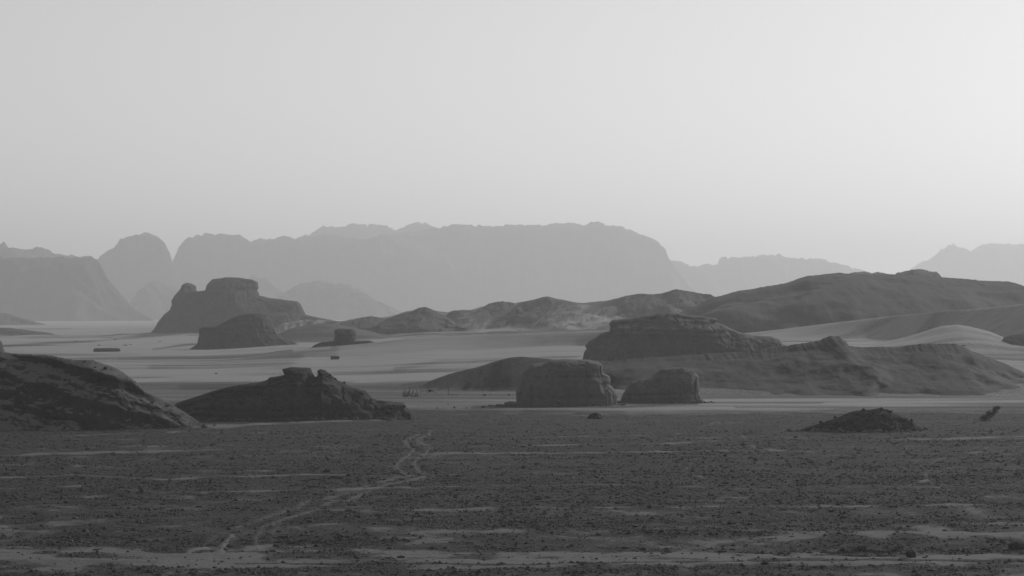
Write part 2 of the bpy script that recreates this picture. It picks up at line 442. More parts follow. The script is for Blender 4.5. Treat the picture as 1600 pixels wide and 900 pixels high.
    trk = np.where(ys > 560, trk * .9, trk)
    # darker wheel lines of the dirt road
    z = z - 0.03 * np.exp(-((v - 882) / 1.2) ** 2)
    g = np.where(ys < 560, g + 0.5 * np.exp(-((v - 882 + 2 * np.sin(u / 170.)) / 1.4) ** 2) * sstep(300, 450, u), g)
    return z, np.clip(g, -.2, 1.2), np.clip(trk, 0, 1), near

# rows and columns of the sheet: finer where it is near
cu = np.concatenate([-np.geomspace(16000, 900, 14), np.linspace(-800, -80, 60), np.arange(-60, 1661, 2.2), np.linspace(1680, 2400, 60), np.geomspace(2500, 17600, 14)])
v0 = np.arange(YH + HC * F / 170, YH + HC * F / 530, -1.0)
rows = np.concatenate([[-400, -150, 0, 60, 110, 140, 155], HC * F / (v0 - YH), np.arange(533, 800, 2.6), np.arange(803, 1320, 4.5), np.arange(1325, 2400, 10), np.geomspace(2420, 19000, 60)])
UU, YY = np.meshgrid(cu, rows)
XX = (UU - 800) / F * np.maximum(YY, 160)
Z, G, T, NR = terrain(XX, YY, True)
# keep the sheet inside the air box
XX = np.clip(XX, -24000, 24000)
gv = np.stack([XX, YY, Z], -1).reshape(-1, 3)
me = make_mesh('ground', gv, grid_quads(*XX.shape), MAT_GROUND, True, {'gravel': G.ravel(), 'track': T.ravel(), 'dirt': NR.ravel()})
tag(link('ground', me), kind='structure')
def gz(x, y):
    return terrain(np.atleast_1d(np.asarray(x, float)), np.atleast_1d(np.asarray(y, float)))

def at_px(px, py):
    """point of the plain in the direction of a pixel of the photograph (marches down the ray until it meets the ground)"""
    d0 = HC * F / (py - YH)
    d = np.linspace(d0 * .9, d0 * 1.06, 90) if py > 655 else np.arange(500, 3000, 5.)
    x = (px - 800) / F * d; zr = HC - (py - YH) / F * d
    hit = np.nonzero(gz(x, d) >= zr)[0]
    i = hit[0] if len(hit) else -1
    if py <= 655:
        d = np.linspace(d[max(i - 1, 0)], d[i], 12); x = (px - 800) / F * d; zr = HC - (py - YH) / F * d
        hit = np.nonzero(gz(x, d) >= zr)[0]; i = hit[0] if len(hit) else -1
    return float(x[i]), float(d[i]), float(gz(x[i], d[i])[0])

# ---------------------------------------------------------------- ridge sheets: hills and far mountains
def mountain(name, pts, d, depth, base_z, mat, rough=0.05, step=1.5, seed=0, front=1.0, terr=0.5, kind='structure', label=None, nrow=44, sil=0.25, steep=1.2, rel=1.0):
    """solid ridge with the given crest line, standing at distance d, sloping down on both sides"""
    p = np.array(pts, float)
    px = np.arange(p[0, 0], p[-1, 0] + step, step)
    zc = crest_z(np.interp(px, p[:, 0], p[:, 1]), d)
    hmax = (zc - base_z).max()
    mpp = d / F
    x = (px - 800) * mpp
    zc = zc + sil * mpp * 4.5 * fbm2(px / 5.5, px * 0 + seed, 4, seed + 5, .6) * np.clip((zc - base_z) / hmax * 6, 0, 1)
    if sil > .3:
        zc = zc + 1.6 * mpp * np.round(1.6 * vnoise2(px / 7. + 3, px * 0 + seed, seed + 8)) / 1.6 * np.clip((zc - base_z) / hmax * 2 - .6, 0, 1)
    sm = max(3, int(30 / step)); kk = np.hanning(2 * sm + 1); kk /= kk.sum()
    zs = np.convolve(np.pad(zc, sm, mode='edge'), kk, 'valid')
    tf = -np.linspace(1, 0, nrow, endpoint=False) ** 1.15
    t = np.concatenate([tf, [0], np.linspace(0, 1, 8)[1:]])
    Tm, Xm = np.meshgrid(t, x, indexing='ij')
    s = np.abs(Tm); wl = hmax * 0.8
    spur = rel * fbm2(Xm / wl, Tm * 2 + seed, 4, seed + 11)
    # below the crest the shape loses the crest's small detail and wanders sideways
    xw = Xm + wl * 0.9 * fbm2(Xm / wl + 9, Tm * 3, 3, seed + 17) * sstep(0, .5, s)
    Zc = np.interp(xw, x, zc) * (1 - sstep(0, .35, s)) + np.interp(xw, x, zs) * sstep(0, .35, s)
    h = np.clip(Zc - base_z, 0, None)
    dep = depth * front * (0.35 + 0.65 * h / hmax)
    Y = d + Tm * np.where(Tm < 0, dep, depth)
    prof = 1 - s ** np.clip(1.2 + 1.6 * spur + np.where(Tm < 0, steep, 0), .6, 9)
    k = 5.0
    q = prof * k + 0.8 * spur
    st = (np.floor(q) + sstep(0.15, 0.85, q - np.floor(q)) - 0.8 * spur) / k
    prof = np.where(s > 0, (1 - terr) * prof + terr * st, 1.0)
    prof = np.clip(prof, 0, 1.0)
    edge = sstep(0, .12, s)
    nz = fbm3(Xm / (wl * .4), Y / (wl * .4), h * 0, 5, seed, .6)
    Zm = base_z + h * prof + h * rough * nz * edge
    Zm = np.minimum(Zm, base_z + h * (1 - 0.02 * edge))
    Ym = Y + rel * depth * 0.10 * fbm2(Xm / (wl * .35), Zm / (wl * .5), 4, seed + 3) * edge
    ub = Xm / Ym * d
    Zm = np.minimum(Zm, HC + (np.interp(ub, x, zc) - HC) * np.where(np.interp(ub, x, zc) > HC, .985, 1) * Ym / d + (s < 1e-6) * 999)
    Zm = np.where(s >= .999, base_z - 2, Zm)
    v = np.stack([Xm, Ym, Zm], -1).reshape(-1, 3)
    me = make_mesh(name, v, grid_quads(*Tm.shape), mat, True)
    o = link(name, me)
    tag(o, label=label, kind=kind)
    return o

MTN = [
    # label, pts, distance, depth, base z, seed
    ('pale far mountain ridge at the right edge', [(1380, 470), (1425, 418), (1440, 411), (1458, 401), (1470, 390), (1482, 383), (1488, 381.5), (1496, 384), (1516, 392.5), (1530, 383), (1537, 380.5), (1552, 380), (1600, 382), (1660, 384), (1750, 400), (1900, 430), (2100, 500)], 16500, 1500, 0, 1),
    ('long low pale mountain ridge between the main massif and the right gap', [(1000, 470), (1030, 440), (1060, 428), (1085, 417), (1100, 414), (1122, 412), (1124, 404), (1129, 401), (1135, 402), (1137, 406), (1144, 401.5), (1180, 401), (1185, 399), (1197, 399), (1201, 401), (1203, 398), (1215, 397.5), (1240, 404), (1262, 404), (1290, 407), (1320, 415), (1350, 422), (1400, 450), (1450, 500)], 13800, 1200, 0, 2),
    ('pale shoulder running down from the main massif', [(900, 420), (1045, 407), (1058, 407), (1075, 412), (1086, 417), (1110, 430), (1150, 500)], 13200, 900, 0, 22),
    ('back crest of the main massif with notched top', [(440, 420), (462, 372), (480, 367), (495, 360), (505, 353), (530, 354), (540, 354), (544, 350), (570, 350), (574, 355), (577, 351), (600, 351.5), (612, 355), (620, 360), (634, 352), (645, 348), (653, 345.5), (660, 349), (672, 352), (680, 357), (697, 359), (700, 354), (705, 352), (710, 352), (760, 370), (900, 400), (1000, 500)], 13400, 1300, 0, 3),
    ('main flat topped massif across the middle distance', [(560, 400), (620, 366), (700, 353), (708, 352), (795, 352), (800, 350), (815, 350), (820, 352), (850, 351), (885, 348), (915, 351.5), (922, 347), (932, 345), (943, 348), (945, 351), (960, 354), (970, 352.5), (990, 362), (1010, 368), (1030, 378), (1033, 384), (1040, 389), (1044, 400), (1048, 408), (1056, 420), (1080, 450), (1120, 505)], 11800, 1300, 0, 4),
    ('steep mountain with deep notch on its left side', [(262, 470), (270, 407), (275, 395), (280, 385), (288, 376), (298, 370), (316, 366), (330, 365), (345, 366), (375, 367), (380, 371), (392, 377), (398, 376), (410, 373), (430, 373), (446, 369), (456, 373), (462, 375), (475, 369), (490, 370), (510, 364), (540, 370), (570, 374), (600, 366), (640, 372), (700, 400), (760, 505)], 11300, 1100, 0, 5),
    ('rounded far mountain between the left mountain and the notch', [(110, 460), (155, 402), (165, 394), (178, 385), (186, 376), (200, 370), (212, 367), (218, 368), (225, 364), (232, 363), (240, 367), (252, 373), (258, 379), (261, 387), (265, 395), (269, 407), (276, 430), (300, 470), (330, 505)], 10700, 900, 0, 6),
    ('left edge back mountain with rounded knob', [(-300, 430), (-200, 400), (-60, 390), (0, 381), (6, 380), (12, 386), (30, 388.5), (50, 389), (58, 387), (66, 386.5), (76, 391), (86, 396), (110, 399), (135, 399), (146, 402), (152, 405), (175, 440), (210, 500)], 9300, 800, 0, 7),
    ('grey mountain at the left edge', [(-300, 440), (-200, 420), (-60, 408), (0, 402), (20, 402), (60, 403), (100, 402), (140, 402), (150, 405), (158, 415), (164, 430), (175, 444), (186, 455), (196, 467), (206, 480), (230, 495), (250, 505)], 7200, 600, -2, 8),
    ('small pale peak left of the mesa', [(190, 500), (205, 470), (215, 455), (228, 444), (240, 439), (252, 440), (266, 447), (300, 460), (340, 505)], 8700, 500, 0, 9),
    ('faint low mountain behind and right of the mesa', [(380, 500), (420, 470), (445, 457), (460, 447), (480, 441), (497, 437), (515, 441), (545, 444), (565, 455), (590, 470), (630, 488), (690, 505)], 8300, 500, 0, 10),
    ('faint rounded shoulder directly behind the mesa', [(330, 500), (380, 440), (395, 430), (415, 435), (440, 455), (470, 500)], 9300, 500, 0, 12),
    ('low hazy hill at the left edge of the plain', [(-200, 480), (-60, 486), (0, 489), (12, 490), (30, 496), (50, 501), (70, 507), (90, 512)], 4600, 200, -2, 13),
]
for lab, pts, d, dep, bz, sd in MTN:
    mountain('mountain' if d > 5000 else 'hill', pts, d, dep, bz, MAT_ROCK_FAR, seed=sd * 7, label=lab, step=0.9, terr=.15, front=.5, sil=.35, rel=.45)

# long rocky hill on the right and the two crests showing behind it
mountain('hill', [(1310, 470), (1328, 427), (1340, 425), (1352, 423.5), (1362, 427), (1372, 425), (1400, 430), (1430, 470)], 2300, 120, 6, MAT_ROCK_HILL, seed=101, label='small hazy crest just behind the long dark hill')
mountain('hill', [(1380, 470), (1400, 427), (1415, 423), (1438, 420.5), (1455, 424), (1464, 425), (1471, 432), (1500, 470)], 1900, 100, 6, MAT_ROCK_HILL, seed=102, label='second crest behind the long dark hill')
mountain('hill', [(1000, 512), (1060, 489), (1090, 477), (1110, 466), (1130, 461), (1152, 455), (1165, 453), (1200, 447), (1230, 442), (1245, 436), (1262, 431), (1285, 429), (1310, 426), (1330, 428), (1335, 430), (1365, 429), (1400, 428.5), (1430, 429.5), (1470, 433),
                  (1510, 436), (1535, 438.5), (1575, 440), (1590, 443), (1604, 448), (1612, 470), (1640, 490), (1700, 510)], 1480, 190, 6.5, MAT_ROCK_HILL, rough=.02, terr=0.12, seed=103, nrow=90, steep=.3, rel=.16, label='long dark rocky hill rising behind the sand on the right', sil=.2)

mountain('hill', [(880, 640), (905, 600), (935, 568), (980, 560.5), (1010, 559), (1040, 557.5), (1060, 556), (1120, 552), (1180, 548), (1210, 543), (1230, 540), (1245, 537.5), (1262, 535), (1275, 533), (1283, 531), (1290, 528), (1296, 525.5), (1312, 525.5), (1316, 530), (1322, 533), (1326, 540), (1345, 542.5), (1375, 541.5), (1400, 543), (1415, 540.5), (1430, 538), (1460, 536.5), (1490, 537),
                  (1500, 540), (1507, 543), (1520, 549), (1540, 556), (1570, 568), (1600, 582), (1650, 603), (1700, 622), (1760, 640)], 690, 60, -.3, MAT_TERRACE, rough=.025, terr=.1, rel=.13, front=.95, seed=111, nrow=110, steep=-.2, label='wide dark rubbly terrace with a small knob on its crest, behind the two boulders', sil=.29, step=1.0)

PEAKS = [
    ('pointed dark peak in the low sand chain, first large one right of the stump', [(575, 516), (600, 501), (612, 496), (625, 491), (640, 488), (648, 484), (655, 481), (662, 479.5), (668, 481), (678, 485), (690, 491), (705, 499), (730, 514)], 1790, 75, 8.5, 201),
    ('low rounded rise at the left tail of the sand chain', [(515, 510), (545, 502), (560, 497.5), (580, 494), (598, 497), (620, 508)], 1860, 60, 9, 202),
    ('small rise between the pointed peak and the knobbly crest', [(686, 500), (702, 488.5), (712, 485), (724, 484), (738, 485), (756, 496)], 1930, 50, 12, 203),
    ('small knobbly rock crest left of the broad triangular peak', [(738, 492), (750, 483), (757, 479), (764, 474.5), (775, 471.5), (786, 471), (795, 473), (803, 474), (808, 480), (820, 491)], 1910, 50, 15, 204),
    ('broad triangular peak in the middle of the sand chain', [(790, 492), (808, 476), (820, 471), (830, 469), (838, 467), (845, 465), (856, 463.3), (864, 465), (872, 468), (885, 471), (905, 476), (925, 484), (950, 494)], 1870, 70, 14, 205),
    ('long pale brown shoulder joining the chain to the big dark hill', [(905, 500), (925, 480), (950, 470.5), (965, 466), (980, 462), (1000, 459), (1015, 460), (1030, 459), (1045, 455), (1058, 451.5), (1072, 454), (1085, 457), (1110, 460), (1135, 474), (1170, 500)], 1810, 95, 9, 206),
]
for lab, pts, d, dep, bz, sd in PEAKS:
    mountain('hill', pts, d, dep, bz, MAT_PEAK, rough=.06, terr=.12, rel=.45, front=1.0, seed=sd, nrow=60, steep=-.1, label=lab, sil=.25, step=.8)

# ---------------------------------------------------------------- rock bodies (closed, with ledges and overhangs)
def surface_nets(f, org, h):
    nx, ny, nz = f.shape
    s = f < 0
    c = [(i, j, k) for i in (0, 1) for j in (0, 1) for k in (0, 1)]
    cnt = np.zeros((nx - 1, ny - 1, nz - 1), np.int8)
    for i, j, k in c: cnt += s[i:nx - 1 + i, j:ny - 1 + j, k:nz - 1 + k]
    act = (cnt > 0) & (cnt < 8)
    ci = np.argwhere(act)
    idx = -np.ones(act.shape, np.int64); idx[act] = np.arange(len(ci))
    acc = np.zeros((len(ci), 3)); n = np.zeros(len(ci))
    for a in range(8):
        for b in range(a + 1, 8):
            A = np.array(c[a]); B = np.array(c[b])
            if np.abs(A - B).sum() != 1: continue
            fa = f[tuple((ci + A).T)]; fb = f[tuple((ci + B).T)]
            m = (fa < 0) != (fb < 0)
            t = np.where(m, fa / np.where(m, fa - fb, 1), 0)
            acc += m[:, None] * (A + t[:, None] * (B - A)); n += m
    v = (ci + acc / n[:, None]) * h + org
    q = []
    for ax in range(3):
        o1, o2 = [(1, 2), (2, 0), (0, 1)][ax]
        sl0 = [slice(None)] * 3; sl1 = [slice(None)] * 3
        sl0[ax] = slice(0, -1); sl1[ax] = slice(1, None)
        s0, s1 = s[tuple(sl0)], s[tuple(sl1)]
        e = np.argwhere(s0 != s1)
        m = (e[:, o1] > 0) & (e[:, o2] > 0) & (e[:, o1] < f.shape[o1] - 1) & (e[:, o2] < f.shape[o2] - 1)
        e = e[m]
        flip = s0[tuple(e.T)]
        d1 = np.zeros(3, int); d1[o1] = 1; d2 = np.zeros(3, int); d2[o2] = 1
        qa = idx[tuple((e - d1 - d2).T)]; qb = idx[tuple((e - d2).T)]; qc = idx[tuple(e.T)]; qd = idx[tuple((e - d1).T)]
        Q = np.stack([qa, qb, qc, qd], -1)
        Q[~flip] = Q[~flip][:, ::-1]
        q.append(Q)
    return v, np.concatenate(q)

def rock_body(name, outline, d, D, mat, vox_px=1.4, seed=0, r=None, p=0.5, k=0.4, base_y=None, amp=None, strata=0.5, strata_h=None, joints=0.4, back=0.7, lean=0.0, low=1.0, label=None, cat='rock outcrop', parent=None, dip=0.0):
    """outline (px) traced at distance d; D metres of thickness towards and away from the viewer"""
    mpp = d / F
    P = np.array([((a - 800) * mpp, crest_z(b, d)) for a, b in outline])
    x0, z0 = P.min(0); x1, z1 = P.max(0)
    H = z1 - z0; W = x1 - x0
    h = vox_px * mpp
    r = r or 0.35 * min(W, 2 * H)
    amp = amp if amp is not None else 0.09 * H
    # depth budget
    smax = min(H, W / 2)
    Dm = D * 1.0 + k * max(0, smax - r) + 2 * amp
    xs = np.arange(x0 - 3 * h - amp, x1 + 3 * h + amp, h); zs = np.arange(z0, z1 + 3 * h + amp, h)
    ys = np.arange(-Dm - 2 * h, Dm * back + 2 * h + amp, h * 1.25)
    X2, Z2 = np.meshgrid(xs, zs, indexing='ij')
    # extend polygon below the base so the bottom is not pinched
    PP = np.vstack([P, [[P[-1, 0], z0 - 3 * H], [P[0, 0], z0 - 3 * H]]])
    best = np.full(X2.shape, 1e9); ins = np.zeros(X2.shape, bool)
    for a, b in zip(PP, np.roll(PP, -1, 0)):
        ab = b - a
        L2 = ab @ ab
        if L2 < 1e-12: continue
        t = np.clip(((X2 - a[0]) * ab[0] + (Z2 - a[1]) * ab[1]) / L2, 0, 1)
        best = np.minimum(best, (X2 - a[0] - t * ab[0]) ** 2 + (Z2 - a[1] - t * ab[1]) ** 2)
        if a[1] != b[1]:
            cr = ((a[1] > Z2) != (b[1] > Z2)) & (X2 < (b[0] - a[0]) * (Z2 - a[1]) / (b[1] - a[1]) + a[0])
            ins ^= cr
    s = np.sqrt(best) * np.where(ins, 1, -1)
    dn = np.clip(s / r, 1e-4, 1)
    depth = D * dn ** p + k * np.clip(s - r, 0, None)
    grad = np.where(s < r, D * p / r * dn ** (p - 1), k)
    nrm = np.sqrt(1 + np.minimum(grad, 6) ** 2)
    X3, Y3, Z3 = np.meshgrid(xs, ys, zs, indexing='ij')
    S3 = s[:, None, :]; D3 = depth[:, None, :]; N3 = nrm[:, None, :]
    yy = Y3 + lean * S3
    ay = np.where(yy < 0, -yy, yy / back)
    f = np.where(S3 > 0, (ay - D3) / N3, np.maximum(-S3, ay - D3 * 0))
    f = np.where(S3 > 0, np.maximum(f, -S3), f)
    band = np.abs(f) < 3.0 * amp + 2 * h
    xb, yb, zb = X3[band], Y3[band], Z3[band]
    Sb = np.broadcast_to(S3, f.shape)[band]
    inner = sstep(0, 2.5 * amp, Sb)
    sc = H * 0.35
    n = low * 2.0 * amp * fbm3(xb / sc, yb / sc, zb / sc, 2, seed) * inner
    n = n + 0.55 * amp * fbm3(xb / (sc * .3), yb / (sc * .3), zb / (sc * .22), 5, seed + 20, .6) * (0.22 + .78 * inner)
    sh = strata_h or H * 0.16
    zz = (zb + xb * dip) / sh + 0.35 * fbm3(xb / (sc * 2), yb / (sc * 2), zb * 0, 2, seed + 33)
    led = vnoise2(zz, zz * 0 + seed, seed + 3) + 0.5 * vnoise2(zz * 2.7, zz * 0, seed + 4)
    n = n + strata * amp * led * (0.15 + .85 * inner)
    jn = 1 - np.abs(fbm3(xb / (sc * .45), yb / (sc * .45), zb / (sc * 3), 3, seed + 44)) * 5
    n = n + joints * amp * np.clip(jn, 0, 1) * (0.06 + .94 * inner)
    n = n - 0.12 * amp
    f[band] += n
    v, q = surface_nets(f, np.array([xs[0], ys[0], zs[0]]) , np.array([h, h * 1.25, h]))
    v[:, 1] += d
    cx = (x0 + x1) / 2
    loc = Vector((cx, d, z0))
    v = v - np.array(loc)
    me = make_mesh(name, v, q, mat, True)
    if parent is not None:
        return link(name, me, parent, loc - parent.location)
    o = link(name, me, None, loc)
    return tag(o, label=label, cat=cat)

def rubble_on(o, n, smin, smax, seed, mat, name='rubble', zmax=1e9):
    """loose blocks lying on the upward faces of a rock body, one joined part"""
    rs = np.random.default_rng(seed); me = o.data
    c = np.empty(len(me.polygons) * 3, np.float32); me.polygons.foreach_get('center', c); c = c.reshape(-1, 3)
    nn = np.empty_like(c).ravel(); me.polygons.foreach_get('normal', nn); nn = nn.reshape(-1, 3)
    ok = np.nonzero((nn[:, 2] > .25) & (nn[:, 1] < .3) & (c[:, 2] < zmax))[0]
    k = rs.choice(ok, n); c = c[k]
    bv, bf = ico(1); nv = len(bv)
    sz = smin * (smax / smin) ** (rs.random(n) ** 2)
    V = bv[None] * (1 + rs.uniform(-.3, .3, (n, nv, 1))) * sz[:, None, None] * rs.uniform(.6, 1.2, (n, 1, 3))
    V = V + c[:, None] + np.array([0, 0, .2]) * sz[:, None, None]
    Fq = bf[None] + (np.arange(n) * nv)[:, None, None]
    tag(link(name, make_mesh(name, V.reshape(-1, 3), Fq.reshape(-1, 3), mat, False), o), kind='stuff')

def ico(sub):
    import bmesh
    bm = bmesh.new(); bmesh.ops.create_icosphere(bm, subdivisions=sub, radius=1)
    v = np.array([a.co[:] for a in bm.verts]); f = np.array([[c.index for c in a.verts] for a in bm.faces]); bm.free()
    return v, f

# left foreground slope
slope = rock_body('rock_outcrop', [(-170, 700), (-160, 560), (-90, 548), (-30, 547), (0, 549), (30, 553), (75, 556), (100, 561), (120, 563), (145, 563), (165, 570), (185, 577), (200, 588), (215, 601), (228, 612), (250, 622), (270, 632),
                           (285, 642), (300, 652), (312, 660), (324, 670), (330, 690)], 462, 11, MAT_ROCK_NEAR, vox_px=1.6, seed=3, r=9, p=0.75, k=1.6, amp=0.55, strata=.8, strata_h=2.4, dip=.33, joints=.6, label='broad dark rock slope with pale sandy streaks at the left edge')
rubble_on(slope, 90, .1, .35, 7, MAT_ROCK_NEAR)
# second outcrop with crowning boulders
ou = [(250, 690), (262, 640), (280, 628), (300, 622), (330, 612), (360, 604), (400, 598), (418, 594), (421, 590), (435, 588), (445, 586), (441, 577), (455, 574), (485, 575), (488, 583), (493, 590), (497, 586), (496, 579), (501, 577), (507, 578),
      (520, 588), (525, 593), (535, 598), (550, 605), (572, 611), (580, 620), (590, 625), (615, 628), (630, 629), (637, 638), (646, 643), (650, 652), (655, 680)]
outc = rock_body('rock_outcrop', ou, 497, 9, MAT_ROCK_NEAR2, vox_px=1.25, seed=8, r=4.5, p=0.7, k=1.0, amp=0.4, strata=.7, strata_h=1.3, joints=.8, label='long dark layered outcrop crowned by a flat cap and a round boulder')
rubble_on(outc, 110, .1, .4, 6, MAT_ROCK_NEAR)
# boulder blocks on the sand edge
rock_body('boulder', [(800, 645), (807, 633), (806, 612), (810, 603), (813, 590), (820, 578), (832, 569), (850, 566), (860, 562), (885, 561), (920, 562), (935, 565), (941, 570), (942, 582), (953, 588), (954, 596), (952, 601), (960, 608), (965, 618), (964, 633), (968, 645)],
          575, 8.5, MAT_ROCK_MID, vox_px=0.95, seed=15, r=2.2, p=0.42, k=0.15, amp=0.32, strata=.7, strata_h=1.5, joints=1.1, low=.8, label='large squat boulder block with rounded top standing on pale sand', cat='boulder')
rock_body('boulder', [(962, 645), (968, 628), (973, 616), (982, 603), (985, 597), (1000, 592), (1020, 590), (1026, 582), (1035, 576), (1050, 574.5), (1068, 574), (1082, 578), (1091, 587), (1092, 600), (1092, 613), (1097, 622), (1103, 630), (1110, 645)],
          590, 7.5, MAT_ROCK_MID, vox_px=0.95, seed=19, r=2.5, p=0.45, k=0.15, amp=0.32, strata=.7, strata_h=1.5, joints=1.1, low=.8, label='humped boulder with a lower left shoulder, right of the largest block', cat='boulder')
# rock ridge on the terrace
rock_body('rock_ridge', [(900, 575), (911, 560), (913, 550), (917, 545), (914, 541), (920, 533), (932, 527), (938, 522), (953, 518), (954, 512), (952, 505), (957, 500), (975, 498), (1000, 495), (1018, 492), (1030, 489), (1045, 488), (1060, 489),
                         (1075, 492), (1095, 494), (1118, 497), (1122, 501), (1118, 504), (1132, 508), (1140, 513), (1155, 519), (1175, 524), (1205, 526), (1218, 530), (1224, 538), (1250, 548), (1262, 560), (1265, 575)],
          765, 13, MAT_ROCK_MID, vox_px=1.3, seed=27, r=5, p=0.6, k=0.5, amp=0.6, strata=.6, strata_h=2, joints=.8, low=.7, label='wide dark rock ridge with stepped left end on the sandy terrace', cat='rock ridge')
# dark low rubble mound
mound = rock_body('rubble_mound', [(1200, 695), (1245, 674), (1262, 667), (1285, 660), (1300, 655), (1312, 651), (1325, 645), (1335, 642), (1345, 641), (1352, 641), (1362, 640), (1374, 637.5), (1388, 640), (1391, 643), (1402, 648), (1415, 653), (1424, 657), (1440, 668), (1470, 690)],
          447, 7, MAT_MOUND, vox_px=0.9, seed=36, r=3.4, p=.85, k=1.0, amp=.3, strata=.3, joints=.5, label='low black rubble mound on the edge of the gravel plain', cat='rubble mound')
rubble_on(mound, 420, .08, .42, 5, MAT_MOUND)
# mesa
rock_body('mesa', [(225, 530), (242, 513), (248, 502), (258, 490), (266, 484), (269, 476), (268, 470), (273, 462), (279, 455), (283, 450), (285, 445), (291, 441.5), (299, 443), (306, 447), (307, 455), (321, 454), (323, 446), (328, 440), (332, 436), (345, 435), (352, 433),
                   (375, 434), (395, 437), (403, 441), (404, 450), (402, 453), (406, 462), (412, 463), (418, 465), (435, 467), (465, 471), (470, 476), (478, 492), (500, 497), (530, 502), (560, 512), (580, 530)],
          2300, 50, MAT_ROCK_HILL, vox_px=1.2, seed=40, r=16, p=.6, k=.6, amp=1.4, strata=.6, strata_h=7, joints=.9, label='hazy mesa with flat summit block and small spire on its left', cat='mesa')
rock_body('rock_outcrop', [(270, 560), (300, 543), (308, 537), (311, 524), (311, 513), (320, 510), (340, 509), (350, 503), (362, 497), (375, 492), (390, 490), (405, 490), (418, 492), (425, 500), (427, 508), (430, 517), (436, 523), (450, 530), (480, 545), (490, 560)],
          1420, 18, MAT_ROCK_DARK, vox_px=1.1, seed=44, r=7, p=.6, k=.6, amp=.7, strata=1., strata_h=3, joints=.8, label='grey domed outcrop on the plain in front of the mesa')
rock_body('rock_outcrop', [(470, 560), (485, 544), (492, 538.5), (502, 534.5), (521, 532.5), (523, 527), (522, 516), (528, 513.5), (550, 513.5), (556, 517), (557, 527), (556, 532), (578, 532), (586, 535), (600, 545), (610, 560)],
          1132, 7, MAT_ROCK_DARK, vox_px=.8, seed=47, r=2.4, p=.5, k=.3, amp=.22, strata=.8, strata_h=1.2, joints=.8, label='square rock stump on a thin plinth beside the pale dune')
# low rocks at the far left and right
rock_body('rock_outcrop', [(-80, 535), (-60, 516), (0, 512), (15, 512), (30, 514), (55, 517), (80, 520), (90, 524), (100, 532)], 2350, 20, MAT_ROCK_MID, vox_px=1.2, seed=50, r=8, p=.7, k=.5, amp=.5, label='flat low dark outcrop at the far left of the plain')
rock_body('rock_outcrop', [(-30, 560), (-20, 536), (-8, 528), (0, 531), (4, 536), (6, 545), (12, 560)], 900, 3, MAT_ROCK_MID, vox_px=.8, seed=52, r=1.5, p=.6, k=.5, amp=.2, label='rock tip just showing at the left frame edge')
rock_body('rock_outcrop', [(1560, 545), (1568, 527), (1580, 523), (1600, 520), (1640, 517), (1680, 530), (1700, 545)], 930, 6, MAT_ROCK_MID, vox_px=1., seed=54, r=2, p=.7, k=.5, amp=.2, label='low dark rock at the foot of the right dune')
rock_body('boulder', [(784, 636), (788, 629), (795, 627), (803, 627), (808, 630), (812, 636)], 566, 1.3, MAT_ROCK_MID, vox_px=.7, seed=57, r=.5, p=.6, k=.3, amp=.1, label='small boulder at the left foot of the largest block', cat='boulder')
rock_body('stone_heap', [(916, 656), (921, 647.5), (927, 644.5), (934, 644.5), (939, 648), (945, 656)], 502, 1.4, MAT_MOUND, vox_px=.7, seed=58, r=.6, p=.7, k=.3, amp=.1, label='small dark heap where gravel meets the pale sand band', cat='heap')

# ---------------------------------------------------------------- stones and gravel
def ico(sub):
    import bmesh
    bm = bmesh.new(); bmesh.ops.create_icosphere(bm, subdivisions=sub, radius=1)
    v = np.array([a.co[:] for a in bm.verts]); f = np.array([[c.index for c in a.verts] for a in bm.faces]); bm.free()
    return v, f

def stone_mesh(seed, sub=3):
    v, f = ico(sub)
    rs = np.random.default_rng(seed)
    # cut facets with random planes
    for _ in range(11):
        n = rs.normal(size=3); n /= np.linalg.norm(n); c = rs.uniform(.55, .85)
        dd = v @ n - c
        v = v - np.clip(dd, 0, None)[:, None] * n
    v = v * (1 + .10 * fbm3(v[:, 0] * 2.1 + seed, v[:, 1] * 2.1, v[:, 2] * 2.1, 3, seed))[:, None]
    v = v * np.array([1, .8, .55]); v[:, 2] -= v[:, 2].min() * .65
    return make_mesh('stone', v, f, MAT_STONE, False)

PROTO = [stone_mesh(i, 2) for i in range(8)]
def ground_px(px, py):
    d = HC * F / (py - YH)
    return (px - 800) / F * d, d

def put_stone(px, py, wpx, name='stone', label=None, group=None, cat='stone', mesh=None, hz=1.0):
    x, y, z = at_px(px, py)
    s = wpx * y / F / 2
    o = link(name, mesh or random.choice(PROTO), None, (x, y, z - .1 * s))
    o.scale = (s, s, s * hz * random.uniform(.9, 1.3))
    o.rotation_euler = (random.uniform(-.15, .15), random.uniform(-.15, .15), random.uniform(0, 6.28))
    return tag(o, label=label, cat=cat, group=group)

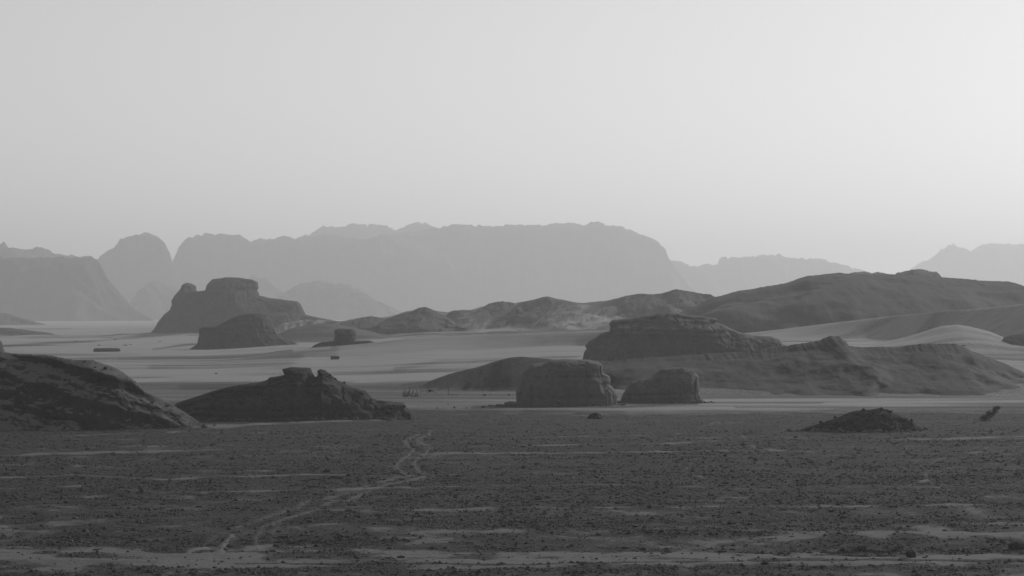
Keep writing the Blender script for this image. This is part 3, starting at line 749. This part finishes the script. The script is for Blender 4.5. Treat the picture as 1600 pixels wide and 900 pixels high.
put_stone(1424, 872, 26, label='dark pointed stone at the right end of the roadside shrubs', hz=1.2)
put_stone(1454, 893, 14, label='flat dark stone right of a pointed one on the dirt road', hz=.6)
put_stone(1430, 894, 11, label='small pointed stone on the dirt road near the lower right', hz=1.4)
put_stone(1592, 858, 36, label='large dark rock cut by the right frame edge', hz=.8, name='rock', cat='rock')
put_stone(1016, 794, 11, label='single black stone standing up in mid gravel plain', hz=1.8)
put_stone(1506, 690, 10, label='dark stone beside the pale strip right of the rubble mound', hz=1.0)
put_stone(338, 584, 6, label='tiny black stone alone on the smooth far sand', hz=.9)
put_stone(432, 856, 11, label='dark stone beside the pale patch at the track bend', hz=1.1)
put_stone(1342, 709, 13, label='flat dark stone lying on a thin pale sand strip', hz=.7)
for i in range(270):
    vv = 668 + 228 * random.random() ** .8
    uu = random.uniform(5, 1595)
    if 868 < vv < 886 and random.random() < .8: continue
    put_stone(uu, vv, random.choice([3, 3, 3, 4, 4, 5, 6, 8]) * (0.45 + .6 * (vv - 650) / 250),
              label='dark stone lying among the gravel of the near plain', group='dark stones scattered over the gravel plain', hz=random.uniform(.8, 1.3))
for i, (px, py, wd) in enumerate([(757, 618, 6), (766, 617, 4), (795, 618, 6), (700, 632, 4), (710, 638, 6), (728, 638, 5), (683, 638, 4), (755, 637, 9)]):
    put_stone(px, py, wd, label='small dark stone on pale sand left of the big boulder', group='stones on the pale sand by the boulders')

def gravel(n, dmin, dmax, smin, smax, name, seed, base):
    rs = np.random.default_rng(seed)
    v1, v2 = YH + HC * F / dmax, YH + HC * F / dmin
    v = v1 + (v2 - v1) * rs.random(n * 3) ** 1.0
    d = HC * F / (v - YH); u = rs.uniform(-120, 1720, n * 3)
    x = (u - 800) / F * d
    z, g, t, _n = terrain(x, d, True)
    dens = np.clip((g - .25) * 1.3, 0.03, 1) * (1 - .98 * t) * np.clip(.45 + 1.5 * fbm2(x / 12, d / 5, 4, seed + 9, .65), .03, 1)
    keep = np.nonzero(rs.random(n * 3) < dens)[0][:n]
    x, d, z = x[keep], d[keep], z[keep]; m = len(x)
    s = smin * (smax / smin) ** (rs.random(m) ** 2.2) * np.clip(.6 + d / 700, .8, 1.3)
    bv, bf = base
    nv = len(bv)
    V = bv[None] * (1 + rs.uniform(-.28, .28, (m, nv, 1)))
    V = V * s[:, None, None] * np.stack([rs.uniform(.8, 1.4, m), rs.uniform(.7, 1.1, m), rs.uniform(.35, .85, m)], -1)[:, None]
    a = rs.uniform(0, 6.28, m); ca, sa = np.cos(a)[:, None], np.sin(a)[:, None]
    X = V[..., 0] * ca - V[..., 1] * sa + x[:, None]; Y = V[..., 0] * sa + V[..., 1] * ca + d[:, None]
    Zz = V[..., 2] + z[:, None] + .15 * s[:, None]
    Fq = bf[None] + (np.arange(m) * nv)[:, None, None]
    me = make_mesh(name, np.stack([X, Y, Zz], -1).reshape(-1, 3), Fq.reshape(-1, 3), MAT_GRAVEL, False)
    return tag(link(name, me), kind='stuff', label='loose gravel and cobbles covering the near plain')

OCT = (np.array([[1, 0, 0], [0, 1, 0], [-1, 0, 0], [0, -1, 0], [0, 0, 1], [0, 0, -1.]]), np.array([[0, 1, 4], [1, 2, 4], [2, 3, 4], [3, 0, 4], [1, 0, 5], [2, 1, 5], [3, 2, 5], [0, 3, 5]]))
gravel(90000, 190, 530, .045, .15, 'gravel', 5, OCT)
gravel(20000, 190, 450, .1, .29, 'gravel', 6, OCT)
gravel(1000, 190, 400, .18, .36, 'gravel', 9, ico(1))

def scree(objs, n, smin, smax, spread, seed):
    """fallen blocks around the feet of rock bodies"""
    rs = np.random.default_rng(seed); P = []
    for o in objs:
        me = o.data; c = np.empty(len(me.vertices) * 3, np.float32); me.vertices.foreach_get('co', c); c = c.reshape(-1, 3) + np.array(o.location)
        hgt = c[:, 2] - gz(c[:, 0], c[:, 1])
        k = np.nonzero((np.abs(hgt) < .5) & (c[:, 1] < o.location.y + 2))[0]
        if len(k): P.append(c[rs.choice(k, n)])
    P = np.concatenate(P); m = len(P)
    x = P[:, 0] + rs.normal(size=m) * spread * .7; y = P[:, 1] - np.abs(rs.normal(size=m)) * spread
    z = gz(x, y); sz = smin * (smax / smin) ** (rs.random(m) ** 2.5)
    bv, bf = ico(1); nv = len(bv)
    V = bv[None] * (1 + rs.uniform(-.3, .3, (m, nv, 1))) * sz[:, None, None] * rs.uniform(.6, 1.2, (m, 1, 3)) + np.stack([x, y, z + .1 * sz], -1)[:, None]
    Fq = bf[None] + (np.arange(m) * nv)[:, None, None]
    tag(link('rubble', make_mesh('rubble', V.reshape(-1, 3), Fq.reshape(-1, 3), MAT_GRAVEL, False)), kind='stuff', label='fallen rubble strewn round the feet of the outcrops')
B_ = {o.name: o for o in COL.objects if o.name.startswith(('rock_', 'boulder', 'hill', 'rubble_mound')) and o.parent is None and 400 < o.location.y < 800}
scree(list(B_.values()), 170, .1, .7, 1.6, 3)

# ---------------------------------------------------------------- shrubs
def shrub_mesh(seed, n=260, flat=.6, size=.09):
    rs = np.random.default_rng(seed)
    V = []; Q = []
    for i in range(n):
        a = rs.uniform(0, 6.28); e = np.arccos(rs.uniform(0, 1)); rr = rs.uniform(.35, 1) * (1 + .25 * math.sin(3 * a + seed))
        c = np.array([math.cos(a) * math.sin(e), math.sin(a) * math.sin(e), math.cos(e) * flat]) * rr
        dr = c / (np.linalg.norm(c) + 1e-6) + rs.normal(size=3) * .5; dr /= np.linalg.norm(dr)
        sd = np.cross(dr, rs.normal(size=3)); sd /= np.linalg.norm(sd)
        L = size * rs.uniform(.8, 2.2); W = size * rs.uniform(.2, .6)
        k = len(V); V += [c - sd * W, c + sd * W, c + dr * L * 1.4 + sd * W * .4]; Q.append([k, k + 1, k + 2])
    for i in range(26):   # stems
        a = rs.uniform(0, 6.28); e = rs.uniform(.2, 1.2)
        dr = np.array([math.cos(a) * math.sin(e), math.sin(a) * math.sin(e), math.cos(e) * flat]) * .9
        sd = np.array([-math.sin(a), math.cos(a), 0]) * .015
        k = len(V); V += [-sd, sd, dr]; Q.append([k, k + 1, k + 2])
    return make_mesh('shrub', np.array(V), np.array(Q), MAT_SHRUB, False)
SHR = [shrub_mesh(i) for i in range(5)]
def put_shrub(px, py, wpx, label=None, group=None, hz=1.0, mesh=None, name='shrub'):
    x, y, z = at_px(px, py); s = wpx * y / F / 2
    o = link(name, mesh or random.choice(SHR), None, (x, y, z - .03 * s)); o.scale = (s, s, s * hz); o.rotation_euler = (0, 0, random.uniform(0, 6.28))
    return tag(o, label=label, cat='shrub', group=group)
for px, py, wd, hz in [(478, 752, 16, .5), (492, 750, 20, .5), (505, 752, 14, .5), (520, 748, 22, .6), (530, 747, 14, .5), (490, 762, 24, .5), (508, 763, 20, .4)]:
    put_shrub(px, py, wd, label='low dark shrub in the clump left of the wheel tracks', group='shrubs in the clump by the tracks', hz=hz)
for px, py, wd in [(460, 850, 22), (475, 846, 26), (495, 848, 24), (515, 852, 18), (530, 846, 16)]:
    put_shrub(px, py, wd, label='low dark shrub in the patch near the pale track bend', group='shrubs in the patch near the road', hz=.5)
for px, py, wd in [(715, 868, 20), (740, 867, 16), (1155, 868, 16), (1190, 866, 22), (1213, 868, 18), (1240, 862, 14)]:
    put_shrub(px, py, wd, label='low dark shrub at the far edge of the dirt road', group='shrubs along the dirt road', hz=.5)
for px, py, wd, hz in [(1300, 866, 26, .4), (1318, 864, 30, .5), (1338, 862, 30, .7), (1346, 857, 22, .8), (1360, 863, 34, .5), (1380, 864, 30, .5), (1398, 863, 24, .9), (1404, 858, 16, 1.1), (1415, 866, 26, .4), (1325, 869, 34, .35), (1350, 870, 36, .3), (1385, 870, 34, .35)]:
    put_shrub(px, py, wd, label='low dark shrub massed on the hummock beside the road at lower right', group='shrubs massed beside the road', hz=hz)
for i in range(130):
    while True:
        vv = random.uniform(690, 898); uu = random.uniform(0, 1600)
        if vnoise2(np.array([uu / 90]), np.array([vv / 22]), 5)[0] > .05 and not 866 < vv < 888: break
    put_shrub(uu, vv, random.choice([5, 6, 7, 8, 9, 11, 14, 18]) * (.5 + .6 * (vv - 650) / 250), label='small dry tuft growing on the gravel plain', group='dry tufts on the gravel plain', hz=random.uniform(.4, .8))
put_shrub(1505, 541, 11, label='small bush on the crest of the dark terrace at its right end', hz=.7)
put_shrub(1494, 540, 4, label='thin upright bush left of the small bush on the terrace crest', hz=2.2)
for px, py in [(1010, 566), (1030, 565), (1112, 570), (1128, 574), (1195, 568), (1340, 572), (1390, 566), (1440, 560), (1470, 575), (1260, 580), (1545, 582), (960, 575), (1150, 590), (1400, 590)]:
    put_shrub(px, py, random.uniform(3, 6), label='tiny bush on the dark terrace slope', group='bushes dotted on the terrace', hz=.7)
for px, py, wd in [(866, 511, 6), (812, 517, 5), (725, 504, 4), (640, 499, 5), (118, 533, 5), (180, 531, 7), (155, 540, 7), (196, 540, 8), (204, 539, 5), (250, 534, 6)]:
    put_shrub(px, py, wd, label='small dark bush on the distant sand', group='bushes on the distant sand', hz=.8)

# ---------------------------------------------------------------- wind-bent acacia near the right edge
def tube(pts, rad, nseg=6):
    P = np.array(pts, float); V = []; Q = []
    for i, c in enumerate(P):
        t = P[min(i + 1, len(P) - 1)] - P[max(i - 1, 0)]; t /= np.linalg.norm(t) + 1e-9
        a = np.cross(t, [0.2, 1, 0.1]); a /= np.linalg.norm(a) + 1e-9; b = np.cross(t, a)
        for k in range(nseg):
            th = 6.2832 * k / nseg; V.append(c + (a * math.cos(th) + b * math.sin(th)) * rad[i])
    for i in range(len(P) - 1):
        for k in range(nseg):
            k2 = (k + 1) % nseg; Q.append([i * nseg + k, i * nseg + k2, (i + 1) * nseg + k2, (i + 1) * nseg + k])
    return V, Q
def join(parts):
    V = []; Q = []
    for v, q in parts:
        n = len(V); V += list(v); Q += [[a + n for a in f] for f in q]
    return np.array(V), np.array(Q)

tx, ty, tz = at_px(1541, 657)
tree = tag(link('acacia_tree', None, None, (tx, ty, tz)), label='small wind bent thorn tree leaning right at the sand edge', cat='tree')
parts = [tube([(0, 0, -.1), (.15, 0, .4), (.45, .05, .8), (.9, .1, 1.15)], [.09, .07, .05, .03]), tube([(.2, 0, .45), (.1, .1, .9), (.35, .2, 1.3)], [.05, .035, .015]), tube([(.45, .05, .8), (.95, -.2, 1.1), (1.4, -.3, 1.5)], [.045, .03, .012]),
         tube([(.1, 0, .3), (-.3, .1, .55), (-.5, .1, .7)], [.04, .03, .01]), tube([(.9, .1, 1.15), (1.3, .2, 1.5), (1.5, .3, 1.85)], [.03, .02, .01])]
V, Q = join(parts); link('trunk', make_mesh('trunk', V, Q, MAT_WOOD), tree)
rs = np.random.default_rng(4); V = []; Q = []
for c, r_, m in [((.5, .2, 1.1), .6, 300), ((1.3, -.2, 1.5), .6, 300), ((1.7, .3, 2.0), .5, 260), ((-.5, .1, .5), .5, 220), ((1.0, 0, 1.0), .55, 200), ((.1, 0, .6), .6, 260), ((-.1, .2, .25), .7, 260), ((2.1, .1, 2.2), .3, 90)]:
    for i in range(m):
        q = rs.normal(size=3) * np.array([1, 1, .6]) * r_ * .55 + c; dr = rs.normal(size=3) * .07; sd = rs.normal(size=3) * .035
        k = len(V); V += [q - sd, q + sd, q + dr * 2]; Q.append([k, k + 1, k + 2])
link('crown', make_mesh('crown', np.array(V), np.array(Q), MAT_SHRUB, False), tree)

# ---------------------------------------------------------------- camp in the sand, long tent, small shelter, lone pole
def box(x0, x1, y0, y1, z0, z1):
    v = [(x0, y0, z0), (x1, y0, z0), (x1, y1, z0), (x0, y1, z0), (x0, y0, z1), (x1, y0, z1), (x1, y1, z1), (x0, y1, z1)]
    return v, [[0, 3, 2, 1], [4, 5, 6, 7], [0, 1, 5, 4], [1, 2, 6, 5], [2, 3, 7, 6], [3, 0, 4, 7]]

def sagging_roof(L, Wd, z_eave, z_ridge, npole, th=.05):
    xs = np.linspace(-L / 2, L / 2, 33); ys = np.linspace(-Wd / 2, Wd / 2, 9)
    X, Y = np.meshgrid(xs, ys, indexing='ij')
    rid = 1 - np.abs(Y) / (Wd / 2)
    sag = .12 * np.abs(np.sin((X / L + .5) * math.pi * npole)) 
    Zt = z_eave + (z_ridge - z_eave) * rid ** 1.2 - (.15 - sag) * rid - .35 * (z_ridge - z_eave) * (np.abs(X) / (L / 2)) ** 6
    top = np.stack([X, Y, Zt], -1).reshape(-1, 3); bot = top - [0, 0, th]
    q = grid_quads(33, 9); n = len(top)
    return np.vstack([top, bot]), np.vstack([q, q[:, ::-1] + n])

tx, ty, tz = at_px(167, 549.5)
tent = tag(link('tent', None, None, (tx, ty, tz)), label='long low dark goat hair tent on the plain below the mesa', cat='tent')
sc_ = ty / F; L = 41 * sc_
V, Q = sagging_roof(L, 3.6, 1.0, 1.75, 4); link('roof', make_mesh('roof', V, Q, MAT_CLOTH), tent)
V, Q = join([box(-L / 2 + .1, L / 2 - .1, -1.78, -1.74, -.05, 1.0)]); link('front_wall', make_mesh('front_wall', V, Q, MAT_CLOTH, False), tent)
V, Q = join([box(-L / 2 + .1, L / 2 - .1, 1.74, 1.78, -.05, 1.0)]); link('back_wall', make_mesh('back_wall', V, Q, MAT_CLOTH, False), tent)
for sx in (-1, 1):
    V, Q = join([box(sx * (L / 2 - .16) - .02, sx * (L / 2 - .16) + .02, -1.7, 1.7, -.05, 1.15)]); link('end_wall', make_mesh('end_wall', V, Q, MAT_CLOTH, False), tent)
for k in range(5):
    xx = -L / 2 + .4 + (L - .8) * k / 4
    V, Q = tube([(xx, -2.3, 0), (xx, -1.9, 1.05)], [.04, .04]); link('pole', make_mesh('pole', np.array(V), np.array(Q), MAT_WOOD), tent)

tx, ty, tz = at_px(523.5, 561.5); sc_ = ty / F
sh = tag(link('shelter', None, None, (tx, ty, tz)), label='small dark box shaped shelter on bright sand below the stump', cat='shelter')
W = 13 * sc_; Hh = 5 * sc_
V, Q = join([box(-W / 2, W / 2, -1.2, 1.2, -.1, Hh * .86)]); link('wall', make_mesh('wall', V, Q, MAT_CLOTH, False), sh)
V, Q = join([box(-W / 2 - .15, W / 2 + .1, -1.35, 1.35, Hh * .87, Hh)]); link('roof', make_mesh('roof', V, Q, MAT_METAL, False), sh)
V, Q = join([box(-.9, -.3, -1.24, -1.203, -.1, Hh * .7)]); link('door', make_mesh('door', V, Q, MAT_WOOD, False), sh)

def post(px, py, hpx, label, group=None, lean=0., name='wooden_post', rad=.045):
    x, y, z = at_px(px, py); h = hpx * y / F
    V, Q = tube([(0, 0, -.15), (lean * .4 * h, .02, h * .5), (lean * h, 0, h)], [rad, rad * .9, rad * .7])
    top = len(V) - 6; 
    o = link(name, make_mesh(name, np.array(V), np.array(Q), MAT_WOOD), None, (x, y, z))
    return tag(o, label=label, cat='post', group=group)
post(700.3, 617, 11.5, 'single thin pole standing alone right of the camp', rad=.07)
V, Q = tube([(0, 0, .05), (1.8, .15, .07)], [.05, .05])
x, y, z = at_px(702, 617.3); tag(link('dark_bar', make_mesh('dark_bar', np.array(V), np.array(Q), MAT_WOOD), None, (x, y, z)), label='thin dark bar added for the shadow-like line beside the lone pole', cat='dark_bar')  # added bar drawing the shadow-like dark line beside the pole
rr = random.Random(3)
post(640.3, 619, 14, 'tallest thin post among the brushwood stakes', rad=.05)
for px in [630, 631.5, 632.6, 634, 635, 636.3, 637.5, 639, 641.5, 643, 646, 648, 650, 651.5, 653]:
    post(px, 619.5 + rr.uniform(-.6, 1), rr.uniform(4, 10), 'short leaning stake in the brushwood windbreak', 'stakes of the brushwood windbreak', rr.uniform(-.25, .25), 'stake', .08)
for px in (633, 645, 652):
    put_shrub(px, 620, 9, label='brushwood heap between the stakes of the camp', group='brushwood heaps of the camp', hz=.6, name='brushwood_heap')
tx, ty, tz = at_px(670, 615); sc_ = ty / F
fr = tag(link('camp_frame', None, None, (tx, ty, tz)), label='open pole frame with a dark bundle hung in it', cat='frame')
for xx, hh in ((-1.9, .55), (-.3, 1.4), (.9, .9)):
    V, Q = tube([(xx, 0, -.1), (xx + .05, 0, hh)], [.05, .04]); link('post', make_mesh('post', np.array(V), np.array(Q), MAT_WOOD), fr)
V, Q = tube([(-1.9, 0, .55), (-.3, 0, .6), (.9, 0, .62)], [.05, .05, .05]); link('rail', make_mesh('rail', np.array(V), np.array(Q), MAT_WOOD), fr)
V, Q = tube([(-.6, 0, 1.3), (.3, 0, 1.36)], [.05, .05]); link('rail', make_mesh('rail', np.array(V), np.array(Q), MAT_WOOD), fr)
V, Q = tube([(.9, 0, .6), (1.6, .1, .1)], [.05, .05]); link('brace', make_mesh('brace', np.array(V), np.array(Q), MAT_WOOD), fr)
v, f = ico(2); v = v * [.45, .4, .33] + [.25, 0, .65]; v += .06 * fbm3(v[:, 0] * 4, v[:, 1] * 4, v[:, 2] * 4, 2, 3)[:, None]
link('bundle', make_mesh('bundle', v, f, MAT_CLOTH), fr)

# ---------------------------------------------------------------- haze
V, Q = box(-24500, 24500, -450, 19500, -8, 470)
hm = bpy.data.materials.new('haze_air'); hm.use_nodes = True
t = hm.node_tree; t.nodes.clear()
pv = t.nodes.new('ShaderNodeVolumePrincipled'); out = t.nodes.new('ShaderNodeOutputMaterial')
pv.inputs['Color'].default_value = (HAZE_COL,) * 3 + (1,)
pv.inputs['Density'].default_value = HAZE_DENSITY
pv.inputs['Anisotropy'].default_value = HAZE_G
t.links.new(pv.outputs[0], out.inputs['Volume'])
tag(link('haze', make_mesh('haze', np.array(V, float), np.array(Q), hm, False)), kind='stuff')
